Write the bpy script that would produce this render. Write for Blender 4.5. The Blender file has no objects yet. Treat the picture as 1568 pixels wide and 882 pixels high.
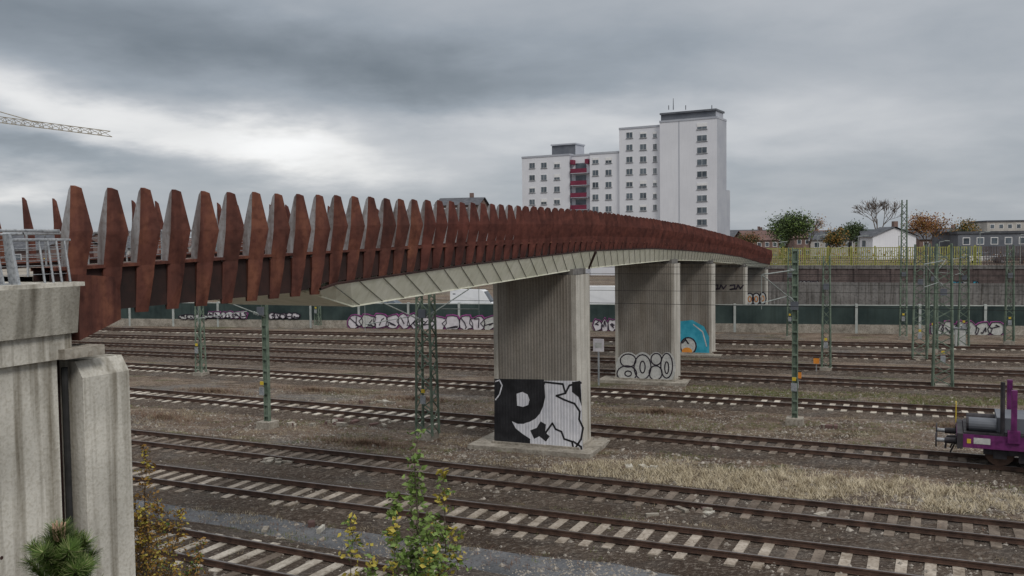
import bpy, math, random
from mathutils import Vector, Matrix, noise
random.seed(7)
RND=random.random
def UR(a,b): return a+(b-a)*random.random()
F=1400.0; CAM=Vector((0,0,8.0))
pit=math.atan(69/1400); rho=0.012
fw=Vector((0,math.cos(pit),-math.sin(pit))); r0=Vector((1,0,0)); u0=Vector((0,math.sin(pit),math.cos(pit)))
R=r0*math.cos(rho)-u0*math.sin(rho); U=r0*math.sin(rho)+u0*math.cos(rho)
def ray(px,py): return fw*F+R*(px-784)+U*(441-py)
def G(px,py,z=0.0):
    d=ray(px,py); return CAM+d*((z-8.0)/d.z)
def PY(px,py,Y):
    d=ray(px,py); return CAM+d*(Y/d.y)
def PL(px,py,p,n):
    d=ray(px,py); return CAM+d*((p-CAM).dot(n)/d.dot(n))
scene=bpy.context.scene
# ---------------------------------------------------------------- materials
def nd(nt,t,**k):
    n=nt.nodes.new(t)
    for a,b in k.items(): setattr(n,a,b)
    return n
def mat(name,c1,c2,scale=3,rough=.85,bump=0.0,metal=0,c3=None,streak=0,streakcol=(.35,.33,.3),fine=0,wave=None,stretch=(1,1,1),spec=.3,bscale=None,finecol=(.4,.4,.42),sf=5,slo=.46):
    m=bpy.data.materials.new(name); m.use_nodes=True; nt=m.node_tree
    b=nt.nodes['Principled BSDF']; b.inputs['Roughness'].default_value=rough; b.inputs['Metallic'].default_value=metal
    b.inputs['Specular IOR Level'].default_value=spec
    tc=nd(nt,'ShaderNodeTexCoord'); mp=nd(nt,'ShaderNodeMapping'); mp.inputs['Scale'].default_value=stretch
    nt.links.new(tc.outputs['Object'],mp.inputs['Vector'])
    n=nd(nt,'ShaderNodeTexNoise'); n.inputs['Scale'].default_value=scale; n.inputs['Detail'].default_value=6; n.inputs['Roughness'].default_value=.62
    nt.links.new(mp.outputs[0],n.inputs['Vector'])
    cr=nd(nt,'ShaderNodeValToRGB'); e=cr.color_ramp.elements
    e[0].position=.34; e[0].color=(*c1,1); e[1].position=.66; e[1].color=(*c2,1)
    if c3: q=e.new(.5); q.color=(*c3,1)
    nt.links.new(n.outputs['Fac'],cr.inputs['Fac']); col=cr.outputs['Color']
    def mul(col,fac,colr):
        mx=nd(nt,'ShaderNodeMix',data_type='RGBA',blend_type='MULTIPLY')
        nt.links.new(fac,mx.inputs[0]); nt.links.new(col,mx.inputs[6]); mx.inputs[7].default_value=(*colr,1)
        return mx.outputs[2]
    if streak:
        m2=nd(nt,'ShaderNodeMapping'); m2.inputs['Scale'].default_value=(sf,sf,.22); nt.links.new(tc.outputs['Object'],m2.inputs['Vector'])
        n2=nd(nt,'ShaderNodeTexNoise'); n2.inputs['Scale'].default_value=1.0; n2.inputs['Detail'].default_value=5; nt.links.new(m2.outputs[0],n2.inputs['Vector'])
        r=nd(nt,'ShaderNodeMapRange'); r.inputs[1].default_value=slo; r.inputs[2].default_value=.72; r.inputs[3].default_value=0; r.inputs[4].default_value=streak
        nt.links.new(n2.outputs['Fac'],r.inputs[0]); col=mul(col,r.outputs[0],streakcol)
    if fine:
        n3=nd(nt,'ShaderNodeTexNoise'); n3.inputs['Scale'].default_value=fine; n3.inputs['Detail'].default_value=3; nt.links.new(tc.outputs['Object'],n3.inputs['Vector'])
        r=nd(nt,'ShaderNodeMapRange'); r.inputs[1].default_value=.46; r.inputs[2].default_value=.70; r.inputs[4].default_value=.7
        nt.links.new(n3.outputs['Fac'],r.inputs[0]); col=mul(col,r.outputs[0],finecol)
    hsrc=n.outputs['Fac']
    if wave:
        m3=nd(nt,'ShaderNodeMapping'); m3.inputs['Rotation'].default_value=(0,0,wave[1]); nt.links.new(tc.outputs['Object'],m3.inputs['Vector'])
        w=nd(nt,'ShaderNodeTexWave'); w.inputs['Scale'].default_value=wave[0]; w.inputs['Distortion'].default_value=.1; w.bands_direction='X'
        nt.links.new(m3.outputs[0],w.inputs['Vector'])
        r=nd(nt,'ShaderNodeMapRange'); r.inputs[1].default_value=.0; r.inputs[2].default_value=.4; r.inputs[3].default_value=wave[2]; r.inputs[4].default_value=0
        nt.links.new(w.outputs['Fac'],r.inputs[0]); col=mul(col,r.outputs[0],(.45,.45,.45))
        hsrc=w.outputs['Fac']
    nt.links.new(col,b.inputs['Base Color'])
    if bump:
        bp=nd(nt,'ShaderNodeBump'); bp.inputs['Strength'].default_value=bump; bp.inputs['Distance'].default_value=.04
        if bscale:
            n4=nd(nt,'ShaderNodeTexNoise'); n4.inputs['Scale'].default_value=bscale; n4.inputs['Detail'].default_value=4; nt.links.new(tc.outputs['Object'],n4.inputs['Vector']); hsrc=n4.outputs['Fac']
        nt.links.new(hsrc,bp.inputs['Height']); nt.links.new(bp.outputs[0],b.inputs['Normal'])
    return m
M={}
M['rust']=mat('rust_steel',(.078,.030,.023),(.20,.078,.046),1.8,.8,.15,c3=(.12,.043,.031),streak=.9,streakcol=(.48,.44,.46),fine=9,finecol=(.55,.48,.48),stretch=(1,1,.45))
M['rustfar']=mat('rust_steel_far',(.070,.024,.020),(.145,.048,.036),1.6,.85,.1,streak=.8,streakcol=(.5,.47,.47),fine=6,finecol=(.6,.55,.55))  # darker brown rust for the distant fins
M['rustgapdark']=mat('rust_and_gap_dark',(.020,.013,.012),(.045,.021,.018),2,.8)
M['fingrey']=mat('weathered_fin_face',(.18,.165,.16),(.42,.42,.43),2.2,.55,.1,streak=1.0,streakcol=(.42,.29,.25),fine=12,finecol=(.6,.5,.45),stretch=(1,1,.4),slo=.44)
M['soffit']=mat('soffit_panel',(.74,.75,.62),(.86,.86,.75),.9,.6,streak=.35,streakcol=(.65,.65,.58),fine=5,finecol=(.88,.88,.84))
M['seam']=mat('panel_seam',(.12,.12,.10),(.20,.20,.17),2)
M['conc']=mat('weathered_concrete',(.34,.325,.285),(.50,.485,.43),.7,.9,.2,streak=1.0,streakcol=(.20,.18,.145),fine=24,finecol=(.7,.68,.64),bscale=25,sf=3.2,slo=.44)
M['concl']=mat('light_concrete',(.46,.445,.40),(.64,.62,.56),.8,.9,.2,streak=1.0,streakcol=(.30,.27,.22),fine=22,finecol=(.72,.70,.66),bscale=22,sf=6,slo=.46)
M['foot']=mat('footing_concrete',(.22,.20,.17),(.40,.37,.32),1.6,.9,.4,fine=10,finecol=(.5,.45,.4),bscale=14)
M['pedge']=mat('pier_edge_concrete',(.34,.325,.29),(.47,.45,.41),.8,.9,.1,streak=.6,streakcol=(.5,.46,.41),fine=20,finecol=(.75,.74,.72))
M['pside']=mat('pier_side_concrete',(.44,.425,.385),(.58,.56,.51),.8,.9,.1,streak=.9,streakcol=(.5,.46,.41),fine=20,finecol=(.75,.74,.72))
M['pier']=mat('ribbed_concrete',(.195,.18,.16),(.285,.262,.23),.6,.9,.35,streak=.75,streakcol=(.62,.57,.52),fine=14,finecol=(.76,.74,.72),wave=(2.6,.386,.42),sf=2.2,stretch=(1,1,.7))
M['white']=mat('white_paint',(.58,.59,.64),(.74,.74,.78),2,.6,.3,wave=(2.6,.386,.35),streak=.4,streakcol=(.6,.6,.62))
M['black']=mat('black_paint',(.010,.010,.012),(.028,.028,.032),2,.5,.3,wave=(2.6,.386,.3))
M['silver']=mat('silver_paint',(.40,.41,.40),(.56,.56,.54),3,.5,fine=10,finecol=(.7,.7,.7))
M['wpaint']=mat('wall_white_paint',(.48,.45,.49),(.66,.64,.67),2,.6)
M['bpaint']=mat('wall_black_paint',(.015,.012,.02),(.04,.03,.045),2,.6)
M['purp']=mat('purple_paint',(.20,.04,.17),(.38,.10,.30),1.5,.6)
M['turq']=mat('turquoise_paint',(.02,.25,.36),(.06,.37,.50),2,.6)
M['orange']=mat('orange_paint',(.6,.2,.03),(.7,.3,.05),2,.6)
M['gal']=mat('galvanised_steel',(.28,.30,.32),(.46,.48,.50),4,.45,metal=.4,fine=25)
M['arm']=mat('cantilever_steel',(.20,.23,.22),(.34,.37,.36),4,.6)
M['mast']=mat('green_mast_paint',(.08,.115,.085),(.18,.23,.18),3,.7,streak=.5)
M['rail']=mat('rail_steel',(.045,.028,.022),(.11,.065,.048),3,.6)
M['railtop']=mat('rail_head',(.13,.105,.095),(.24,.22,.21),3,.35,metal=.6)
M['slc']=mat('concrete_sleeper',(.30,.265,.22),(.64,.60,.53),1.1,.9,.2,fine=12,finecol=(.5,.45,.4))
M['slm']=mat('grey_sleeper',(.20,.165,.13),(.48,.43,.37),1.6,.9,.2,fine=12,finecol=(.5,.45,.4))
M['sld']=mat('old_sleeper',(.085,.065,.050),(.23,.19,.155),1.3,.9,.2,fine=14)
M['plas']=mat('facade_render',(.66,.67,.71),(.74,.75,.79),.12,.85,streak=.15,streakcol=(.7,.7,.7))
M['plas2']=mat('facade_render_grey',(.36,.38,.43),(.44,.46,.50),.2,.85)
M['dgrey']=mat('dark_cladding',(.09,.10,.12),(.15,.16,.18),.5,.6)
M['glass']=mat('window_glass',(.03,.04,.05),(.14,.17,.20),.35,.15,spec=.6)
M['frame']=mat('window_frame',(.7,.7,.7),(.8,.8,.8),2,.5)
M['red']=mat('balcony_red',(.14,.02,.045),(.21,.035,.07),1,.6)
M['fencegl']=mat('noise_barrier_panel',(.022,.036,.036),(.055,.08,.075),.4,.35,streak=.3)
M['ltpost']=mat('barrier_post',(.30,.33,.32),(.44,.47,.45),2,.6)
M['mesh']=mat('yellow_green_fence',(.26,.26,.07),(.38,.38,.13),2,.6)
M['brownwall']=mat('brown_wall',(.085,.065,.062),(.16,.125,.118),.5,.9,streak=.6,fine=4)
M['greywall']=mat('stained_grey_wall',(.15,.145,.14),(.26,.25,.24),.5,.9,streak=.9,fine=4)
M['asph']=mat('path_gravel',(.085,.09,.098),(.17,.175,.185),.9,.9,.7,fine=14,bscale=18)
M['bark']=mat('bark',(.06,.045,.035),(.14,.11,.09),6,.9,.3)
M['leafg']=mat('leaf_green',(.08,.14,.03),(.19,.27,.07),5,.6)
M['leafy']=mat('leaf_yellow',(.30,.26,.04),(.45,.36,.07),6,.6)
M['leafo']=mat('leaf_ochre',(.20,.11,.03),(.34,.20,.05),3,.7)
M['leafd']=mat('leaf_dark',(.03,.05,.02),(.07,.10,.035),3,.7)
M['leafr']=mat('leaf_rust',(.17,.075,.035),(.28,.13,.06),3,.7)
M['needle']=mat('pine_needle',(.045,.085,.018),(.10,.165,.035),20,.6,spec=.15)
M['needlel']=mat('pine_needle_pale',(.16,.20,.07),(.28,.30,.14),20,.6,spec=.15)
M['bud']=mat('pine_bud',(.34,.20,.14),(.50,.36,.26),20,.7)
M['dry']=mat('dry_grass',(.36,.30,.20),(.64,.57,.43),3,.9)
M['dryd']=mat('dull_dry_grass',(.18,.14,.09),(.34,.28,.19),3,.9)
M['grass']=mat('weed_grass',(.08,.105,.03),(.17,.20,.06),5,.9)
M['bramble']=mat('dead_brush',(.10,.062,.045),(.24,.155,.115),5,.9)
M['stone']=mat('ballast_stone',(.10,.085,.07),(.42,.385,.34),9,.9)
M['carw']=mat('car_white',(.68,.69,.71),(.76,.77,.78),1,.3)
M['card']=mat('car_dark',(.03,.03,.035),(.06,.06,.07),1,.3)
M['tyre']=mat('rubber',(.015,.015,.015),(.03,.03,.03),5,.8)
M['wagp']=mat('wagon_purple',(.10,.014,.09),(.16,.03,.135),2,.5,fine=6,streak=.5)
M['wagd']=mat('wagon_black_steel',(.015,.014,.018),(.05,.045,.05),3,.6)
M['yel']=mat('yellow_paint',(.5,.36,.03),(.6,.46,.06),3,.5)
M['roofr']=mat('roof_tile',(.10,.06,.055),(.16,.10,.09),1,.85)
M['roofd']=mat('roof_slate',(.05,.055,.065),(.10,.105,.12),1,.8)
M['hwall']=mat('house_wall',(.34,.33,.31),(.50,.48,.45),.4,.9,streak=.3)
M['hwall2']=mat('brick_wall',(.13,.09,.08),(.22,.15,.13),.8,.9)
M['hill']=mat('hill_green',(.06,.075,.08),(.10,.115,.12),.02,1)
M['crane']=mat('crane_yellow',(.26,.22,.15),(.38,.33,.24),1,.6)
# ---------------------------------------------------------------- mesh builder
class MB:
    def __init__(s): s.v=[]; s.f=[]; s.m=[]; s.mats=[]
    def mi(s,k):
        if k not in s.mats: s.mats.append(k)
        return s.mats.index(k)
    def face(s,pts,k):
        i=len(s.v); s.v.extend([tuple(p) for p in pts]); s.f.append(tuple(range(i,i+len(pts)))); s.m.append(s.mi(k))
    def hexa(s,P,k,ks=None):
        i=len(s.v); s.v.extend([tuple(p) for p in P])
        for j,q in enumerate([(0,3,2,1),(4,5,6,7),(0,1,5,4),(1,2,6,5),(2,3,7,6),(3,0,4,7)]):
            s.f.append(tuple(i+a for a in q)); s.m.append(s.mi(ks[j] if ks else k))
    def box(s,o,ax,ay,z0,z1,k,x0=-.5,x1=.5,y0=-.5,y1=.5,ks=None):
        o=Vector((o[0],o[1],0)); ax=Vector((ax[0],ax[1],0)); ay=Vector((ay[0],ay[1],0)); Z=Vector((0,0,1))
        B=[o+ax*a+ay*b for a,b in((x0,y0),(x1,y0),(x1,y1),(x0,y1))]
        s.hexa([p+Z*z0 for p in B]+[p+Z*z1 for p in B],k,ks)
    def tube(s,p0,p1,r0,r1,k,n=6,cap=True):
        p0=Vector(p0); p1=Vector(p1); d=p1-p0
        if d.length<1e-6: return
        d.normalize(); a=d.cross(Vector((0,0,1)))
        if a.length<.01: a=Vector((1,0,0))
        a.normalize(); b=d.cross(a); i=len(s.v)
        for P,r in((p0,r0),(p1,r1)):
            for j in range(n):
                t=2*math.pi*(j+.5)/n; s.v.append(tuple(P+a*(r*math.cos(t))+b*(r*math.sin(t))))
        for j in range(n):
            s.f.append((i+j,i+(j+1)%n,i+n+(j+1)%n,i+n+j)); s.m.append(s.mi(k))
        if cap:
            s.f.append(tuple(i+j for j in range(n))[::-1]); s.m.append(s.mi(k))
            s.f.append(tuple(i+n+j for j in range(n))); s.m.append(s.mi(k))
    def done(s,name,smooth=False):
        me=bpy.data.meshes.new(name); me.from_pydata(s.v,[],s.f)
        for k in s.mats: me.materials.append(M[k])
        me.polygons.foreach_set('material_index',s.m)
        me.update(); o=bpy.data.objects.new(name,me); scene.collection.objects.link(o); return o
def itp(L,x):
    if x<=L[0][0]:
        a,b=L[0],L[1]
    elif x>=L[-1][0]: a,b=L[-2],L[-1]
    else:
        for a,b in zip(L,L[1:]):
            if a[0]<=x<=b[0]: break
    return a[1]+(b[1]-a[1])*(x-a[0])/(b[0]-a[0])
# ---------------------------------------------------------------- ground
def groundmat(name,cols):
    gm=bpy.data.materials.new(name); gm.use_nodes=True; nt=gm.node_tree; b=nt.nodes['Principled BSDF']; b.inputs['Roughness'].default_value=.95; b.inputs['Specular IOR Level'].default_value=.12
    tc=nd(nt,'ShaderNodeTexCoord')
    def ns(sc,det=6,rg=.6,st=(1,1,1),off=(0,0,0)):
        mp=nd(nt,'ShaderNodeMapping'); mp.inputs['Scale'].default_value=st; mp.inputs['Location'].default_value=off; nt.links.new(tc.outputs['Object'],mp.inputs[0])
        n=nd(nt,'ShaderNodeTexNoise'); n.inputs['Scale'].default_value=sc; n.inputs['Detail'].default_value=det; n.inputs['Roughness'].default_value=rg; nt.links.new(mp.outputs[0],n.inputs[0]); return n.outputs['Fac']
    def rng(s,a,b_,c,d):
        r=nd(nt,'ShaderNodeMapRange'); nt.links.new(s,r.inputs[0])
        for i,v in enumerate((a,b_,c,d)): r.inputs[i+1].default_value=v
        return r.outputs[0]
    def mix(f,a,b_):
        m=nd(nt,'ShaderNodeMix',data_type='RGBA',blend_type='MIX')
        nt.links.new(f,m.inputs[0])
        for i,x in((6,a),(7,b_)):
            if isinstance(x,tuple): m.inputs[i].default_value=(*x,1)
            else: nt.links.new(x,m.inputs[i])
        return m.outputs[2]
    c=mix(rng(ns(.35),.35,.65,0,1),cols[0],cols[1])
    for (sc,lo,hi,mx_,colr,off) in cols[2]:
        c=mix(rng(ns(sc,6,.72,(.7,1.3,1),off),lo,hi,0,mx_),c,colr)
    nt.links.new(c,b.inputs['Base Color'])
    bp=nd(nt,'ShaderNodeBump'); bp.inputs['Strength'].default_value=1.0; bp.inputs['Distance'].default_value=.15; nt.links.new(ns(6,6,.75),bp.inputs['Height']); nt.links.new(bp.outputs[0],b.inputs['Normal'])
    return gm
M['ground']=groundmat('ground_mix',((.125,.088,.064),(.225,.170,.130),[(.15,.50,.60,.85,(.15,.145,.14),(3,0,0)),(.20,.54,.61,.85,(.085,.09,.035),(9,5,0)),(.4,.52,.60,.8,(.065,.044,.034),(2,8,0)),(1.5,.50,.64,.7,(.34,.28,.21),(0,0,0)),(5,.48,.60,.6,(.05,.038,.03),(0,0,0)),(12,.54,.63,.85,(.42,.38,.33),(4,0,0))]))
M['ballast']=groundmat('ballast_mix',((.075,.055,.043),(.135,.106,.085),[(.5,.5,.62,.6,(.15,.14,.13),(0,3,0)),(2,.5,.62,.65,(.05,.036,.028),(0,3,0)),(9,.51,.61,.75,(.27,.235,.20),(0,0,0)),(16,.52,.62,.75,(.028,.022,.018),(5,0,0))]))
g=MB(); g.face([(-1500,-60,0),(1500,-60,0),(1500,2500,0),(-1500,2500,0)],'ground'); g.done('ground')
# ---------------------------------------------------------------- tracks
TR=[((150,507),(1568,537),'slc'),((150,518),(1568,556),'slm'),((150,531),(1568,578),'sld'),((150,543),(1568,603),'sld'),
    ((195,565),(1568,643),'slc'),((195,606),(1568,722),'slm'),((195,676),(1568,830),'sld'),((200,730),(1568,905),'slm'),((200,830),(470,882),'slc')]
LINES=[]
for (a,b2,sk) in TR:
    A=G(*a); B=G(*b2); d=(B-A); L=d.length; d.normalize(); n=Vector((-d.y,d.x,0))
    if n.y<0: n=-n
    ext=(60 if a[1]<600 else 25)
    A2=A-d*ext; L2=L+ext+30; LINES.append((A2,d,L2,n))
    t=MB(); prev=None; seed=UR(0,90)
    for k in range(int(L2/1.2)+2):
        s0=min(k*1.2,L2); w0=2.05+.5*noise.noise(Vector((s0*.5,seed,0))); w1=2.05+.5*noise.noise(Vector((s0*.5,seed+20,0))); zb=.118+.03*noise.noise(Vector((s0*.8,seed,5)))
        p=[A2+d*s0+n*-w0+Vector((0,0,.004)),A2+d*s0+n*-1.4+Vector((0,0,zb)),A2+d*s0+Vector((0,0,zb+.01)),A2+d*s0+n*1.4+Vector((0,0,zb)),A2+d*s0+n*w1+Vector((0,0,.004))]
        if prev:
            for i in range(4): t.face([prev[i],p[i],p[i+1],prev[i+1]],'ballast')
        prev=p
    s=0
    while s<L2:
        j=UR(-.02,.02); zt=.155+UR(-.018,.01)
        o=A2+d*(s+j); sk2=sk
        if sk=='slm' and a[1]==606: sk2='slc' if o.x<-1 else 'sld'
        if RND()<.08: sk2='sld'
        an=UR(-.03,.03); dd=(d+n*an).normalized(); nn=Vector((-dd.y,dd.x,0))
        cov=UR(0,.3) if RND()<.4 else 0
        t.box(o,dd,nn,.02,zt,sk2,-.13,.13,-1.28+cov,1.28-UR(0,.15))
        s+=.63
    for sg in(-1,1):
        o=A2+n*(sg*.7525)
        t.box(o,d,n,.157,.17,'rail',0,L2,-.07,.07); t.box(o,d,n,.17,.27,'rail',0,L2,-.012,.012)
        t.box(o,d,n,.27,.305,'rail',0,L2,-.036,.036,ks=['rail','railtop','rail','rail','rail','rail'])
    t.done('railway_track')
t=MB()
A=G(150,771); B=G(900,872); d=(B-A).normalized(); n=Vector((-d.y,d.x,0)); 
if n.y<0:n=-n
A-=d*15
prev=None
for i in range(70):
    s=i*.9; w0=-1.35+.35*noise.noise(Vector((s*.3,1,0))); w1=1.1+.4*noise.noise(Vector((s*.3,9,0)))
    cur=(A+d*s+n*w0+Vector((0,0,.008)),A+d*s+n*w1+Vector((0,0,.008)))
    if prev: t.face([prev[0],cur[0],cur[1],prev[1]],'asph')
    prev=cur
t.done('service_path')
def ontrack(p,m=1.45):
    for (A2,d,L2,n) in LINES:
        if abs((p-A2).dot(n))<m: return True
    return False
st=MB(); 
def stone(o,r):
    p=[o+Vector((UR(-1,1)*.3*r+math.cos(a)*r,UR(-1,1)*.3*r+math.sin(a)*r,0)) for a in(0,1.57,3.14,4.71)]
    top=o+Vector((UR(-.3,.3)*r,UR(-.3,.3)*r,r*UR(.6,1)))
    for i in range(4): st.face([p[i],p[(i+1)%4],top],'stone')
cnt=0
while cnt<26000:
    Y=20+30*RND()**1.4; X=UR(-.62,.62)*Y; o=Vector((X,Y,0))
    if noise.noise(Vector((X*.3,Y*.5,3)))<0 and RND()<.75: continue
    ot=ontrack(o); o.z=.11 if ot else 0
    if ot and RND()<.5: continue
    stone(o,UR(.018,.05)*(2.4 if RND()<.06 else 1)); cnt+=1
st.done('loose_ballast_stones')
def tuft(mb,o,h,k,nb=7,sp=.5,w=.05):
    for i in range(nb):
        a=UR(0,6.283); l=UR(.1,1)*sp*h; b0=o+Vector((UR(-.08,.08),UR(-.08,.08),-.01)); tp=b0+Vector((math.cos(a)*l,math.sin(a)*l,h*UR(.5,1)))
        sd=Vector((-math.sin(a),math.cos(a),0))*h*w
        mb.face([b0-sd,b0+sd,tp],k)
dg=MB(); gg=MB(); br=MB()
C0=G(1150,740)
for i in range(80000):
    Y=UR(22,47); X=UR(-.62,.62)*Y; o=Vector((X,Y,0))
    on=ontrack(o,1.5)
    if on and RND()>.05: continue
    nz=noise.noise(Vector((X*.22,Y*.5,0)))+.5*noise.noise(Vector((X*.9,Y*1.4,5)))
    if on: o.z=.11
    e=((X-C0.x-.5)/6.2)**2+((Y-C0.y+.39*(X-C0.x))/1.9)**2
    dens=1.25-e+1.5*nz
    if dens>0 and e<2.2 and not on:
        if RND()<min(1,dens*1.4): tuft(dg,o,UR(.08,.30),'dry' if RND()<.75 else 'dryd',9,1.6,.035)
        continue
    if nz>.25 and RND()<.7: tuft(gg,o,UR(.05,.15),'grass' if RND()<.7 else 'dryd',6,.9)
    elif nz<-.25 and RND()<.6: tuft(dg,o,UR(.04,.17),'dryd' if RND()<.8 else 'dry',6,1.2)
    elif RND()<.12: tuft(br,o,UR(.06,.18),'bramble',6,1.5)
for i in range(9000):
    o=G(UR(1050,1568),UR(590,622)); 
    if ontrack(o,1.5): continue
    if noise.noise(Vector((o.x*.2,o.y*.4,7)))>-.05: tuft(gg,o,UR(.07,.16),'grass' if RND()<.75 else 'dryd',6,.9)
for (px,py,rx,ry) in[(1010,632,2.8,.9),(480,598,5.5,1.1),(250,640,3.5,1.6),(640,612,3.5,.8),(1480,655,2.,.6),(560,680,3,.8),(330,600,3,1),(860,735,3,.6)]:
    c0=G(px,py)
    for i in range(800):
        a=UR(0,6.28); q=RND(); o=c0+Vector((math.cos(a)*q*rx,math.sin(a)*q*ry-.39*math.cos(a)*q*rx,0))
        if ontrack(o,1.6): continue
        tuft(br,o,UR(.1,.34)*(1.1-q*.6),'bramble' if RND()<.7 else 'dryd',5,1.6,.03)
dg.done('dry_grass'); gg.done('green_weeds'); br.done('dead_brambles')
db=MB()
for (px,py,n_) in[(520,648,8),(580,617,7),(430,712,12),(585,652,3),(470,652,5),(1285,655,3),(975,715,4),(455,812,3),(545,650,4),(1100,690,3),(700,640,3),(1040,790,5),(1260,800,3)]:
    c0=G(px,py)
    for i in range(n_):
        o=c0+Vector((UR(-.9,.9),UR(-.35,.35),0)); a=UR(0,3); ax=Vector((math.cos(a),math.sin(a),0)); ay=Vector((-ax.y,ax.x,0))
        w=UR(.15,.5); h=UR(.08,.25)
        db.box(o,ax,ay,0,UR(.06,.16)+(.1 if ontrack(o) else 0),random.choice(['concl','foot','roofr','foot']),-w/2,w/2,-h/2,h/2)
db.done('concrete_rubble')
# ---------------------------------------------------------------- bridge
NX=[(8,-8.58),(13.2,-6.4),(35.5,2.99),(51.5,9.4),(63,13.9),(80,20.5),(100,28.4)]
ZT=[(8,8.8),(13.2,8.9),(19.3,9.05),(25.6,9.15),(35.4,9.23),(45.5,9.12),(53.4,8.95),(64.7,8.56),(77.7,8.04),(92,7.25),(99,6.9)]
ZB=[(8,6.95),(18.9,6.98),(19.0,7.12),(25.6,7.37),(35.4,7.62),(45.5,7.6),(53.4,7.4),(64.7,7.05),(77.7,6.5),(92,5.6),(99,5.25)]
ZK=[(19,7.02),(20.6,6.60),(24,6.68),(29,6.80),(35.4,6.95),(51,6.94),(63,6.6),(80,5.9),(99,4.95)]
def FR(Y,u,z,a=0.0):
    x=itp(NX,Y); sl=(itp(NX,Y+1.5)-itp(NX,Y-1.5))/3; ax=Vector((sl,1,0)).normalized(); o=Vector((ax.y,-ax.x,0))
    return Vector((x,Y,0))+o*u+ax*a+Vector((0,0,z))
def AXO(Y):
    sl=(itp(NX,Y+1.5)-itp(NX,Y-1.5))/3; ax=Vector((sl,1,0)).normalized(); return ax,Vector((ax.y,-ax.x,0))
br=MB(); WD=4.2
def fin(Y,side):
    zt=itp(ZT,Y)+UR(-.012,.012); zb=itp(ZB,Y)
    jt=UR(-.012,.012)
    lv=[(0,-.20,-.06),(.30,-.24,.08),(.38,-.25,.10),(.66,-.22,.25),(1.0,-.04,.13)]
    rings=[]
    for t_,ui,uo in lv:
        z=zb+(zt-zb)*t_; um=ui+(uo-ui)*.48; sc=(.6 if t_==1 else 1)
        tz=.06 if t_==1 else 0
        P=[(ui,.02,z-tz),(um,-.025*sc,z),(uo,.17*sc,z-tz*.6),(um+.02,.05,z)]
        ring=[]
        for (u,a,zz) in P:
            u2=u if side>0 else -WD-u
            ring.append(FR(Y,u2+jt,zz,a))
        rings.append(ring)
    i=len(br.v)
    for r in rings: br.v.extend([tuple(p) for p in r])
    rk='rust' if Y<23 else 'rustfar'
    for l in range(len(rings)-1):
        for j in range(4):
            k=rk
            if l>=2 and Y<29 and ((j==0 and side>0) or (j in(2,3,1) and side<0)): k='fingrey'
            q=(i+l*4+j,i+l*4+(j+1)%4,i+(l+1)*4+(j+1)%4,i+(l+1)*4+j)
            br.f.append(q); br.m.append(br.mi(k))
    br.f.append((i,i+1,i+2,i+3)); br.m.append(br.mi(rk))
    l=(len(rings)-1)*4; br.f.append((i+l,i+l+1,i+l+2,i+l+3)); br.m.append(br.mi(rk))
Y=13.25
while Y<99.5:
    fin(Y,1); fin(Y,-1); Y+=.62 if Y<60 else .7
Yb=5.0
while Yb<13.2: fin(Yb,-1); Yb+=.62
def loft(mb,secs,k,closed=False):
    for a,b_ in zip(secs,secs[1:]):
        n=len(a)
        for j in range(n if closed else n-1):
            mb.face([a[j],a[(j+1)%n],b_[(j+1)%n],b_[j]],k if isinstance(k,str) else k[j])
ys=[13.0+.9*i for i in range(97)]
for sgn in(1,-1):
    secs=[]
    for y in ys:
        zt=itp(ZT,y); zb=itp(ZB,y)+.08; zd=zt-1.22
        f=(lambda u: u) if sgn>0 else (lambda u: -WD-u)
        secs.append([FR(y,f(-.13),zb),FR(y,f(-.13),zd),FR(y,f(-.45),zd),FR(y,f(-.45),zb)])
    loft(br,secs,['rustgapdark','gal','rustgapdark','rustgapdark'],True)
    secs=[[FR(y,f(-.05),itp(ZT,y)-1.22),FR(y,f(-.05),itp(ZT,y)-1.17),FR(y,f(-.5),itp(ZT,y)-1.17),FR(y,f(-.5),itp(ZT,y)-1.22)] for y in ys]
    loft(br,secs,'rust',True)
secs=[[FR(y,-.46,itp(ZT,y)-1.3),FR(y,-WD+.46,itp(ZT,y)-1.3),FR(y,-WD+.46,itp(ZT,y)-1.42),FR(y,-.46,itp(ZT,y)-1.42)] for y in ys]
loft(br,secs,'foot',True)
ks=[18.95,19.5,20.0,20.6]+[21.5+.9*i for i in range(87)]
KU=.38
secs=[[FR(y,.0,itp(ZB,y)+.02),FR(y,-KU,itp(ZK,y)),FR(y,-WD+KU,itp(ZK,y)),FR(y,-WD,itp(ZB,y)+.02)] for y in ks]
loft(br,secs,'soffit')
br.face(secs[0],'soffit'); br.face(secs[-1],'rustgapdark')
y=19.4
while y<98:
    a=FR(y,.0,itp(ZB,y)+.012); b_=FR(y+1.5,-KU,itp(ZK,y+1.5)-.004)
    br.tube(a,b_,.011,.011,'seam',4)
    y+=.95
for y0,y1 in zip(ks,ks[1:]):
    br.tube(FR(y0,.0,itp(ZB,y0)+.04),FR(y1,.0,itp(ZB,y1)+.04),.03,.03,'rustgapdark',5,False)
br.tube(FR(36.3,.02,itp(ZB,36.3)),FR(36.6,-KU,itp(ZK,36.6)-.01),.06,.06,'rustgapdark',5)
for y0,y1 in zip(ks,ks[1:]):
    br.tube(FR(y0,-KU,itp(ZK,y0)),FR(y1,-KU,itp(ZK,y1)),.022,.022,'soffit',5,False)
e=[FR(13.26,.10,6.66),FR(14.05,.02,6.90),FR(14.05,.02,7.55),FR(13.26,.10,7.62)]
e2=[FR(13.26,-.3,6.66),FR(14.05,-.3,6.90),FR(14.05,-.3,7.55),FR(13.26,-.3,7.62)]
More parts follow.
